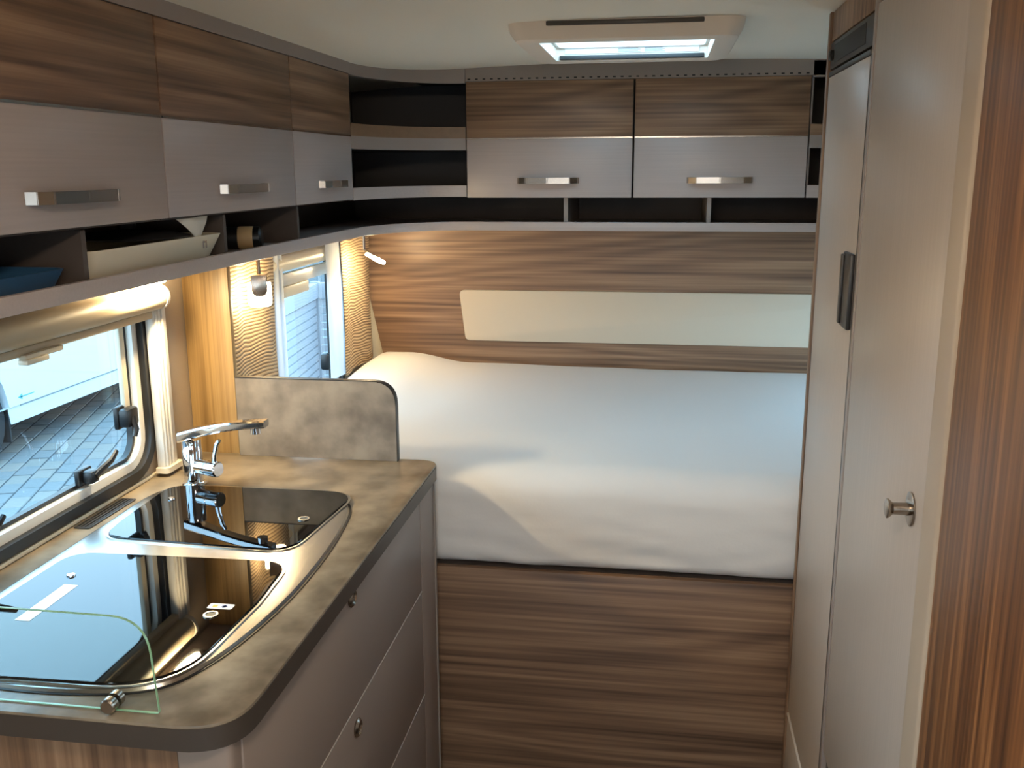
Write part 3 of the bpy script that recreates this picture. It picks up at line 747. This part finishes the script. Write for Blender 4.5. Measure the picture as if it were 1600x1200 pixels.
# ------------------------------------------------------------------ lamps
ul = Thing('shelf_lamp', 'slim glowing lamp fixed under the open shelf above the kitchen window', 'lamp', (-1.0, 1.77, SH0))
ul.part('housing', G().box(-1.035, -0.975, 1.672, 1.868, 1.338, SH0 - 0.001, 0.004), 'nickel')
g = G()
g.lathe([(0.024, 0.0), (0.023, -0.006), (0.018, -0.010), (0.008, -0.012)], (0, 0, 0), (0, 0, 1), 24)
g.v = [(-1.004 + x * 0.6, 1.775 + y * 2.8, 1.3375 + z) for x, y, z in g.v]
ul.part('lens', g, 'glow_under', label='glowing warm lens')
def reading_lamp(base, joint, axis_dir, face, label):
    """base under the shelf, chrome stem, flat head with glowing diffuser; axis_dir = along the head, face = its plate normal"""
    t = Thing('reading_lamp', label, 'lamp', tuple(base), 'reading lamps')
    t.part('mount', G().box(base[0] - 0.012, base[0] + 0.012, base[1] - 0.03, base[1] + 0.012, base[2] - 0.009, base[2] - 0.0003, 0.002), 'nickel')
    t.part('stem', G().tube([Vector(base) - Vector((0, 0, 0.008)), Vector(joint) + Vector((0, 0, 0.004))], 0.0055, 10), 'chrome')
    a = Vector(axis_dir).normalized(); nrm = Vector(face); nrm = (nrm - a * nrm.dot(a)).normalized(); s = a.cross(nrm)
    j = Vector(joint)
    def place(g):
        g.v = [tuple(j + s * x + a * y + nrm * z) for x, y, z in g.v]; return g
    plate = rpoly([(-0.019, -0.002, 0.002), (0.019, -0.002, 0.002), (0.019, 0.050, 0.018), (-0.019, 0.050, 0.018)], 6)
    hd = t.part('head_plate', place(G().prism(plate, 2, 0.004, 0.008, bev=0.001)), 'nickel', label='metal plate over the diffuser')
    diff = rpoly([(-0.028, 0.016, 0.004), (0.028, 0.016, 0.004), (0.028, 0.076, 0.014), (-0.028, 0.076, 0.014)], 6)
    t.part('diffuser', place(G().prism(diff, 2, -0.006, 0.0035, bev=0.002)), 'glow_read', under=hd, label='glowing warm diffuser')
h1 = on_x(404, 431, -0.965)
reading_lamp((h1.x, h1.y, SH0), (h1.x, h1.y, h1.z), (0, 0, -1), (0.42, -0.9, 0), 'reading lamp glowing face-on before the curtain by the wood post')
h2 = on_y(569, 393, 3.06)
reading_lamp((h2.x, h2.y, SH0), (h2.x, h2.y, h2.z), (0.88, -0.1, -0.46), Vector((0.88, -0.1, -0.46)).cross(Vector((0.98, -3.06, 0.27))) * -1 + Vector((0.1, -0.35, 0)), 'reading lamp tilted out over the head of the bed')

for yy in (0.35, -0.75):  # fill lamps added out of view to brighten the bed and cabinets
    cl = Thing('fill_lamp', 'unseen fill lamp added on the ceiling behind the camera' if yy < 0 else 'unseen fill lamp added on the ceiling ahead of the kitchen', 'lamp', (-0.1, yy, 1.84), 'added fill lamps')
    cl.part('rim', G().lathe([(0.10, 0), (0.105, -0.006), (0.10, -0.014), (0.088, -0.015)], (-0.1, yy, zceil(-0.1) - 0.0005), (0, 0, 1)), 'nickel')
    cl.part('diffuser', G().lathe([(0.087, -0.0152), (0.086, -0.035), (0.078, -0.052), (0.05, -0.062), (0.01, -0.065)], (-0.1, yy, zceil(-0.1) - 0.0005), (0, 0, 1)), 'glow_fill')
# ------------------------------------------------------------------ window over the bed: blind, net, curtains
b2 = Thing('roller_blind', 'cream roller blind housing above the bed window', 'blind', (-1.05, 2.7, 1.26))
pr2 = [(XL + 0.012, 1.268)]
for i in range(11):
    t = math.radians(-90 + 180 * i / 10); pr2.append((XL + 0.030 + 0.022 * math.cos(t), 1.295 + 0.025 * math.sin(t)))
pr2 += [(XL + 0.012, 1.322)]
b2.part('housing', G().prism(pr2, 1, 2.40, 3.12), 'cream_plastic')
b2.part('pull_bar', G().box(XL + 0.013, XL + 0.030, 2.42, 3.08, 1.226, 1.262, 0.003), 'white_plastic')
b2.part('grip', G().box(XL + 0.022, XL + 0.040, 2.50, 2.74, 1.196, 1.228, 0.004), 'cream_plastic')
def sheet(name, label, cat, y0, y1, z0, z1, x, folds, amp, mtn, group, pinch=0.0, ph=0.0):
    def fn(u, v):
        pin = 1 - pinch * math.sin(math.pi * min(1, max(0, v))) ** 2
        yc = (y0 + y1) / 2
        y = yc + (y0 + (y1 - y0) * u - yc) * pin
        xx = x + amp * math.sin(u * folds * 6.283 + ph + 0.4 * math.sin(v * 3)) * (0.7 + 0.3 * v)
        return (xx, y, z1 + (z0 - z1) * v)
    g = G().grid(fn, 60, 30)
    k = len(g.v); n = 31; back = [(a - 0.0015, b, c) for a, b, c in g.v]; fs = list(g.f)
    g.add(back, [q[::-1] for q in fs])
    return single(name, g, mtn, label, cat, (x, (y0 + y1) / 2, z0), group)
ya, yb = on_x(357, 480, -1.028).y, on_x(430, 480, -1.028).y
sheet('curtain', 'wave-ribbed beige curtain beside the wood post', 'curtain', ya - 0.03, yb, 0.90, SH0 - 0.002, -1.022, 1.6, 0.007, 'curtain', 'ribbed beige curtains', 0.05)
ya, yb = on_x(531, 480, -1.028).y, on_x(579, 480, -1.028).y
sheet('curtain', 'wave-ribbed beige curtain at the head of the bed by the end wall', 'curtain', ya, yb, 0.885, SH0 - 0.002, -1.022, 1.4, 0.007, 'curtain', 'ribbed beige curtains', 0.06, 1.0)
ya = on_x(431, 480, -1.05).y
sheet('net_curtain', 'narrow white net curtain beside the curtain at the wood post', 'curtain', ya - 0.075, ya + 0.012, 0.89, SH0 - 0.002, -1.030, 2.0, 0.004, 'net', 'white net curtains', 0.0)
ya, yb = on_x(505, 480, -1.04).y, on_x(529, 480, -1.04).y
sheet('net_curtain', 'white net curtain beside the curtain by the end wall', 'curtain', ya, yb + 0.005, 0.89, SH0 - 0.002, -1.024, 1.5, 0.0028, 'net', 'white net curtains', 0.0)

# ================================================================== bed
bd = Thing('bed_base', 'brown wood-grain bed base under the mattress', 'bed', (-0.1, 2.6, ZF))
bd.part('front_board', G().box(-1.07, XR - 0.004, 2.066, 2.084, ZF, 0.632, 0.001), 'wood_x')
bd.part('platform', G().box(-1.07, XR - 0.004, 2.085, YR - 0.012, 0.58, 0.632), 'dark_wood_inside')
MX0, MX1, MY0, MY1, MZ0, MZ1 = -1.014, XR - 0.006, 2.064, YR - 0.022, 0.634, 0.872
def sst(a, b, x):
    t = min(1, max(0, (x - a) / (b - a))); return t * t * (3 - 2 * t)
prof = []
for i in range(5): t = i / 4; prof.append((MY0 + 0.035 * (1 - t) ** 2 + 0.006, MZ0 + 0.03 * t))
for i in range(1, 12): t = i / 11; prof.append((MY0 + 0.006 - 0.004 * math.sin(math.pi * t), MZ0 + 0.03 + 0.13 * t))
for i in range(1, 13):
    t = math.radians(90 * i / 12); prof.append((MY0 + 0.006 + 0.085 * (1 - math.cos(t)), MZ1 - 0.078 + 0.078 * math.sin(t)))
ylast = prof[-1][0]
for i in range(1, 41): prof.append((ylast + (MY1 - 0.05 - ylast) * i / 40, MZ1))
for i in range(1, 9):
    t = math.radians(90 * i / 8); prof.append((MY1 - 0.05 + 0.05 * math.sin(t), MZ1 - 0.05 + 0.05 * math.cos(t)))
prof.append((MY1, MZ0))
NX = 150
v = []; f = []
for i in range(NX + 1):
    x = MX0 + (MX1 - MX0) * i / NX
    edge = min(1, (x - MX0) / 0.06, (MX1 - x) / 0.04); rnd = math.sqrt(max(0, 1 - (1 - max(0, edge)) ** 2)) if edge < 1 else 1
    for (y, z) in prof:
        up = sst(0.70, 0.86, z)
        zz = MZ0 + (z - MZ0) * (0.72 + 0.28 * rnd)
        zz += up * (0.030 * sst(-0.66, -0.88, x) * sst(2.3, 3.0, y) + 0.004 * noise.noise((x * 4, y * 4, 1)) + 0.010 * sst(2.6, 3.2, y) * sst(0.0, -0.7, x))
        yy = y
        if y < 2.2:
            w = (1 - up * 0.8)
            yy += w * (0.006 * noise.noise((x * 5, z * 30 + x * 4, 3)) + 0.0035 * noise.noise((x * 14 + z * 10, z * 60, 8)) + 0.003 * noise.noise((x * 30, z * 6, 5)) * sst(-0.2, -0.5, x))
            yy = max(yy, 2.058)
            if z < 0.65: zz += 0.006 * noise.noise((x * 3, 0, 4)) * 0.6
        v.append((x, yy, zz))
n = len(prof)
for i in range(NX):
    for k in range(n): f.append((i * n + k, i * n + (k + 1) % n, (i + 1) * n + (k + 1) % n, (i + 1) * n + k))
f.append(tuple(range(n))[::-1]); f.append(tuple(range(NX * n, (NX + 1) * n)))
single('mattress', G().add(v, f), 'sheet', 'thick mattress under a white fitted sheet', 'mattress', (0, 2.7, MZ0), smooth=60)

# ================================================================== fridge, wardrobe
FX0 = 0.313
fh = Thing('fridge_housing', 'tall wood-edged housing around the narrow fridge', 'cabinet', (0.6, 1.84, ZF))
fh.part('side_panel', G().box(FX0 - 0.002, XR - 0.004, 2.034, 2.052, ZF, 1.842, 0.0015), 'wood_z')
fh.part('side_panel', G().box(FX0 - 0.001, XR - 0.004, 1.604, 1.620, ZF, 1.842, 0.0015), 'edge_grey')
fh.part('top_panel', G().box(FX0 + 0.003, FX0 + 0.018, 1.621, 2.033, 1.787, 1.842, 0.001), 'wood_z')
fr = Thing('fridge', 'narrow tall fridge with a pale door and black control panel', 'fridge', (0.6, 1.83, 0.0))
fr.part('body', G().box(FX0 + 0.022, XR - 0.01, 1.632, 2.028, ZF + 0.001, 1.78), 'graphite')
cpn = fr.part('control_panel', G().box(FX0 + 0.002, FX0 + 0.021, 1.629, 2.031, 1.734, 1.784, 0.002), 'graphite', label='dark control panel')
fr.part('display', G().box(FX0 + 0.0005, FX0 + 0.003, 1.69, 1.98, 1.743, 1.776, 0.001), 'black_matte', under=cpn)
fr.part('knob', G().lathe([(0.010, 0), (0.010, 0.006), (0.008, 0.008)], (FX0 + 0.001, 1.995, 1.758), (-1, 0, 0), 16), 'black_plastic', under=cpn)
fd = fr.part('door', G().box(FX0 + 0.001, FX0 + 0.020, 1.640, 2.026, 0.349, 1.720, 0.002), 'laminate_z')
fr.part('door_gap', G().box(FX0 + 0.0016, FX0 + 0.020, 1.622, 1.6395, 0.349, 1.720).box(FX0 + 0.0016, FX0 + 0.020, 2.0265, 2.032, 0.349, 1.720), 'black_plastic', under=fd, label='dark gap beside the door')
fr.part('door_top_trim', G().box(FX0, FX0 + 0.020, 1.634, 2.028, 1.7205, 1.729, 0.001), 'graphite', under=fd)
g = G().box(FX0 - 0.007, FX0 + 0.002, 1.640, 1.706, 1.284, 1.410, 0.003)
fr.part('handle', g, 'graphite', under=fd, label='dark upright handle')
fr.part('handle_grip', G().box(FX0 - 0.011, FX0 - 0.006, 1.690, 1.705, 1.288, 1.406, 0.002), 'graphite', under=fd)
fr.part('lower_panel', G().box(FX0 + 0.001, FX0 + 0.020, 1.634, 2.028, ZF + 0.001, 0.336, 0.002), 'laminate_z')
fr.part('panel_edge', G().box(FX0 - 0.001, FX0 + 0.020, 1.634, 2.030, 0.3365, 0.342, 0.001), 'seam_light')
wr = Thing('wardrobe', 'tall pale wardrobe with a round metal knob beside the fridge', 'wardrobe', (0.6, 1.35, ZF))
wr.part('body', G().box(FX0 + 0.02, XR - 0.006, 1.056, 1.604, ZF, 1.842), 'dark_wood_inside')
wd = wr.part('door', G().box(FX0, FX0 + 0.018, 1.120, 1.599, 0.527, 1.790, 0.002), 'laminate_z')
g = G().lathe([(0.021, 0.0), (0.0215, 0.002), (0.018, 0.003), (0.008, 0.0035), (0.0075, 0.022), (0.012, 0.027), (0.0125, 0.029), (0.010, 0.030)], (FX0 - 0.0002, 1.176, 1.139), (-1, 0, 0))
wr.part('knob', g, 'nickel', under=wd, label='round brushed metal knob')
wr.part('header_panel', G().box(FX0 + 0.003, FX0 + 0.018, 1.120, 1.604, 1.794, 1.842), 'wood_z')
wr.part('plinth', G().box(FX0 + 0.008, FX0 + 0.019, 1.120, 1.604, ZF, 0.523), 'edge_dark')
wr.part('edge_profile', G().prism(rpoly([(FX0 + 0.018, 1.054, 0), (FX0 - 0.004, 1.054, 0.012), (FX0 - 0.006, 1.112, 0.010), (FX0 + 0.018, 1.118, 0)]), 2, ZF, 1.842), 'beige_profile', label='rounded pale edge profile')
tp = Thing('tall_panel', 'tall reddish-brown wood-grain panel beside the wardrobe', 'panel', (0.33, 0.9, ZF))
tp.part('panel', G().box(FX0 - 0.002, FX0 + 0.018, 0.74, 1.0525, ZF, 1.842, 0.002), 'wood_panel')
tp.part('back', G().box(FX0 + 0.019, XR - 0.006, 0.74, 0.756, ZF, 1.83), 'wood_panel')

# ================================================================== roof hatch
rh = Thing('roof_hatch', 'square cream roof hatch with a clear dome in the ceiling', 'roof hatch', (-0.09, 2.33, 1.81))
def ringloft(levels):
    n = len(levels[0][0]); v = [(x, y, z) for l, z in levels for x, y in l]
    f = [(k * n + i, k * n + (i + 1) % n, (k + 1) * n + (i + 1) % n, (k + 1) * n + i) for k in range(len(levels) - 1) for i in range(n)]
    return G().add(v, f)
OX0, OX1, OY0, OY1 = -0.335, 0.158, 2.085, 2.575
R_ = lambda d, r: rrect(OX0 + d, OX1 - d, OY0 + d, OY1 - d, r, 5)
I_ = lambda d, r: rrect(HX0 + d, HX1 - d, HY0 + d, HY1 - d, r, 5)
rh.part('frame', ringloft([(R_(0, 0.035), 1.849), (R_(0.004, 0.035), 1.829), (R_(0.014, 0.035), 1.813), (R_(0.026, 0.035), 1.809), (I_(-0.006, 0.02), 1.809), (I_(0.002, 0.02), 1.812), (I_(0.002, 0.02), 1.868)]), 'hatch_plastic')
rh.part('blind_slot', G().box(OX0 + 0.085, OX1 - 0.085, OY0 - 0.0015, OY0 + 0.012, 1.838, 1.8475, 0.002), 'edge_dark', label='dark slot')
rh.part('screen_rail', G().box(HX0 + 0.01, HX1 - 0.01, HY1 - 0.012, HY1 - 0.003, 1.8140, 1.8240, 0.001), 'graphite', label='dark rail')
rh.part('collar', ringloft([(I_(0.003, 0.02), 1.842), (I_(0.010, 0.02), 1.842), (I_(0.010, 0.02), 1.846), (I_(0.003, 0.02), 1.850)]), 'white_plastic')
dm = rh.part('dome', ringloft([(I_(-0.012, 0.03), 1.869), (I_(-0.012, 0.03), 1.884), (I_(0.0, 0.04), 1.92), (I_(0.04, 0.05), 1.945), (I_(0.12, 0.03), 1.955), (I_(0.16, 0.01), 1.956)]), 'acrylic')
rh.part('rear_glazing', G().box(HX0 + 0.022, HX1 - 0.022, HY1 - 0.0045, HY1 - 0.0025, 1.8285, 1.842), 'sticker_white', label='white strip with fine print')
g = G()
for x0, x1 in ((-0.12, -0.065), (-0.055, -0.005)):
    for k in range(4): g.box(x0, x1 - 0.006 * (k % 2), HY1 - 0.0050, HY1 - 0.0044, 1.8305 + k * 0.0027, 1.8318 + k * 0.0027)
o = rh.part('fine_print', g, 'print_grey', smooth=0); o['kind'] = 'stuff'

# ================================================================== outside
GZ = -0.55
gd = Struct('ground', G().box(-40, 20, -30, 45, GZ - 0.05, GZ - 0.006), 'joint', 'grey paved yard outside the windows')
dirv = Vector((-0.328, 0.945, 0)).normalized(); nrm = Vector((dirv.y, -dirv.x, 0))
SL, SW = 0.205, 0.138
sm = bpy.data.meshes.new('sett')
gx = G().box(-SW / 2 + 0.004, SW / 2 - 0.004, -SL / 2 + 0.004, SL / 2 - 0.004, -0.03, 0.0, 0.006, 1)
sm.from_pydata(gx.v, [], gx.f); sm.materials.append(MATS['sett']); sm.update()
sm2 = sm.copy(); sm2.materials[0] = MATS['sett_warm']
rot = math.atan2(dirv.y, dirv.x) - math.pi / 2
O = Vector((-4.5, 6.5, GZ)); near = []; rest = []
for i in range(-26, 30):
    for j in range(-24, 30):
        c = O + nrm * (i * SW) + dirv * ((j + 0.5 * (i % 2) + random.uniform(-0.05, 0.05)) * SL)
        if c.x > -1.6: continue
        px, py = to_px(c)
        if -15 < px < 232 and 560 < py < 850 - px * 0.55: near.append((py, c))
        else: rest.append(c)
near.sort(key=lambda q: -q[0])
rest += [c for _, c in near[300:]]
for k, (_, c) in enumerate(near[:300]):
    o = bpy.data.objects.new('sett', sm if random.random() < 0.6 else sm2); COL.objects.link(o); o.parent = gd.o
    o.location = c + Vector((0, 0, random.uniform(-0.004, 0.0))); o.rotation_euler = (random.uniform(-0.01, 0.01), random.uniform(-0.01, 0.01), rot)
g = G(); cr, sr = math.cos(rot), math.sin(rot)
for c in rest:
    g.add([(c.x + x * cr - y * sr, c.y + x * sr + y * cr, c.z + z) for x, y, z in gx.v], gx.f)
o = gd.part('setts', g, 'sett', label='grey paving setts farther out', smooth=0); o['kind'] = 'stuff'
# neighbouring white caravan
VX = -4.72
cv = Thing('caravan', 'white caravan parked on the setts outside the kitchen window', 'caravan', (VX - 1.1, 8.4, GZ))
cv.part('body', G().prism(rpoly([(5.2, -0.16, 0.05), (11.2, -0.16, 0.05), (11.3, 1.9, 0.35), (5.0, 1.9, 0.5)]), 0, VX - 2.2, VX, holes=[rpoly([(5.52, -0.161, 0.0), (5.56, 0.12, 0.2), (6.14, 0.12, 0.2), (6.21, -0.161, 0.0)])]), 'car_white')
cv.part('skirt', G().prism(rpoly([(6.22, -0.29, 0.01), (10.9, -0.29, 0.01), (11.1, -0.165, 0.01), (6.20, -0.165, 0.01)]), 0, VX - 0.05, VX - 0.012), 'car_white')
cv.part('skirt_groove', G().box(VX - 0.02, VX - 0.006, 6.34, 10.9, -0.172, -0.158), 'car_grey', label='grey seam above the skirt')
wh = cv.part('wheel', G().lathe([(0.31, 0), (0.32, 0.03), (0.32, 0.16), (0.31, 0.19), (0.20, 0.19)], (VX - 0.22, 5.87, GZ + 0.32), (1, 0, 0), 32), 'tyre')
cv.part('hub_cap', G().lathe([(0.20, 0), (0.19, 0.012), (0.05, 0.025)], (VX - 0.03, 5.87, GZ + 0.32), (1, 0, 0), 24), 'car_grey', under=wh)
cv.part('wheel_box', G().box(VX - 0.40, VX - 0.24, 5.50, 6.22, -0.17, 0.2), 'tyre')
cv.part('mud_flap', G().box(VX - 0.16, VX - 0.015, 6.20, 6.214, -0.42, -0.17), 'tyre')
cv.part('chassis', G().box(VX - 2.0, VX - 0.30, 5.0, 11.0, -0.34, -0.17), 'tyre')
a0, a1 = on_x(32, 620, VX), on_x(53, 609, VX)
mk = G().box(VX, VX + 0.002, a0.y, a1.y, a0.z - 0.004, a0.z + 0.004)
mk.prism([(a0.y - 0.03, a0.z), (a0.y + 0.02, a0.z - 0.022), (a0.y + 0.02, a0.z + 0.022)], 0, VX, VX + 0.002)
cv.part('arrow_mark', mk, 'teal_mark', label='small teal arrow mark', smooth=0)
# slatted fence outside the bed window
fn = Thing('slatted_fence', 'pale grey fence of horizontal slats outside the bed window', 'fence', (-2.75, 6.6, GZ))
fdir = Vector((-0.109, 0.994, 0)); P0 = Vector((-2.642, 6.299, 0)); C0 = P0 + fdir * 1.143; S0 = P0 - fdir * 0.75
fnr = Vector((fdir.y, -fdir.x, 0))
def slat(a, b, z0, z1, nr, th):
    v = [a + Vector((0, 0, z0)), b + Vector((0, 0, z0)), b + Vector((0, 0, z1)), a + Vector((0, 0, z1))]
    w = [p - nr * th for p in v]
    return G().add([tuple(p) for p in v + w], [(0, 1, 2, 3), (7, 6, 5, 4), (0, 4, 5, 1), (1, 5, 6, 2), (2, 6, 7, 3), (3, 7, 4, 0)])
z = 0.65
fn.part('top_rail', slat(S0 + fnr * 0.02, C0 + fnr * 0.02, 0.53, 0.65, fnr, 0.06), 'slat_grey', smooth=0)
e2 = Vector((0.97, 0.24, 0)); n2 = Vector((0.24, -0.97, 0)); C1 = C0 + e2 * 1.4
fn.part('top_rail', slat(C0 + n2 * 0.02, C1 + n2 * 0.02, 0.53, 0.65, n2, 0.06), 'slat_grey', smooth=0)
z = 0.515
while z > GZ + 0.1:
    fn.part('slat', slat(S0, C0, z - 0.050, z, fnr, 0.025), 'slat_grey', smooth=0)
    fn.part('slat', slat(C0, C1, z - 0.050, z, n2, 0.025), 'slat_grey', smooth=0)
    z -= 0.064
for p in (S0, C0, C1):
    fn.part('post', G().box(p.x - 0.045, p.x + 0.02, p.y - 0.02, p.y + 0.045, GZ - 0.006, 0.66), 'slat_grey')
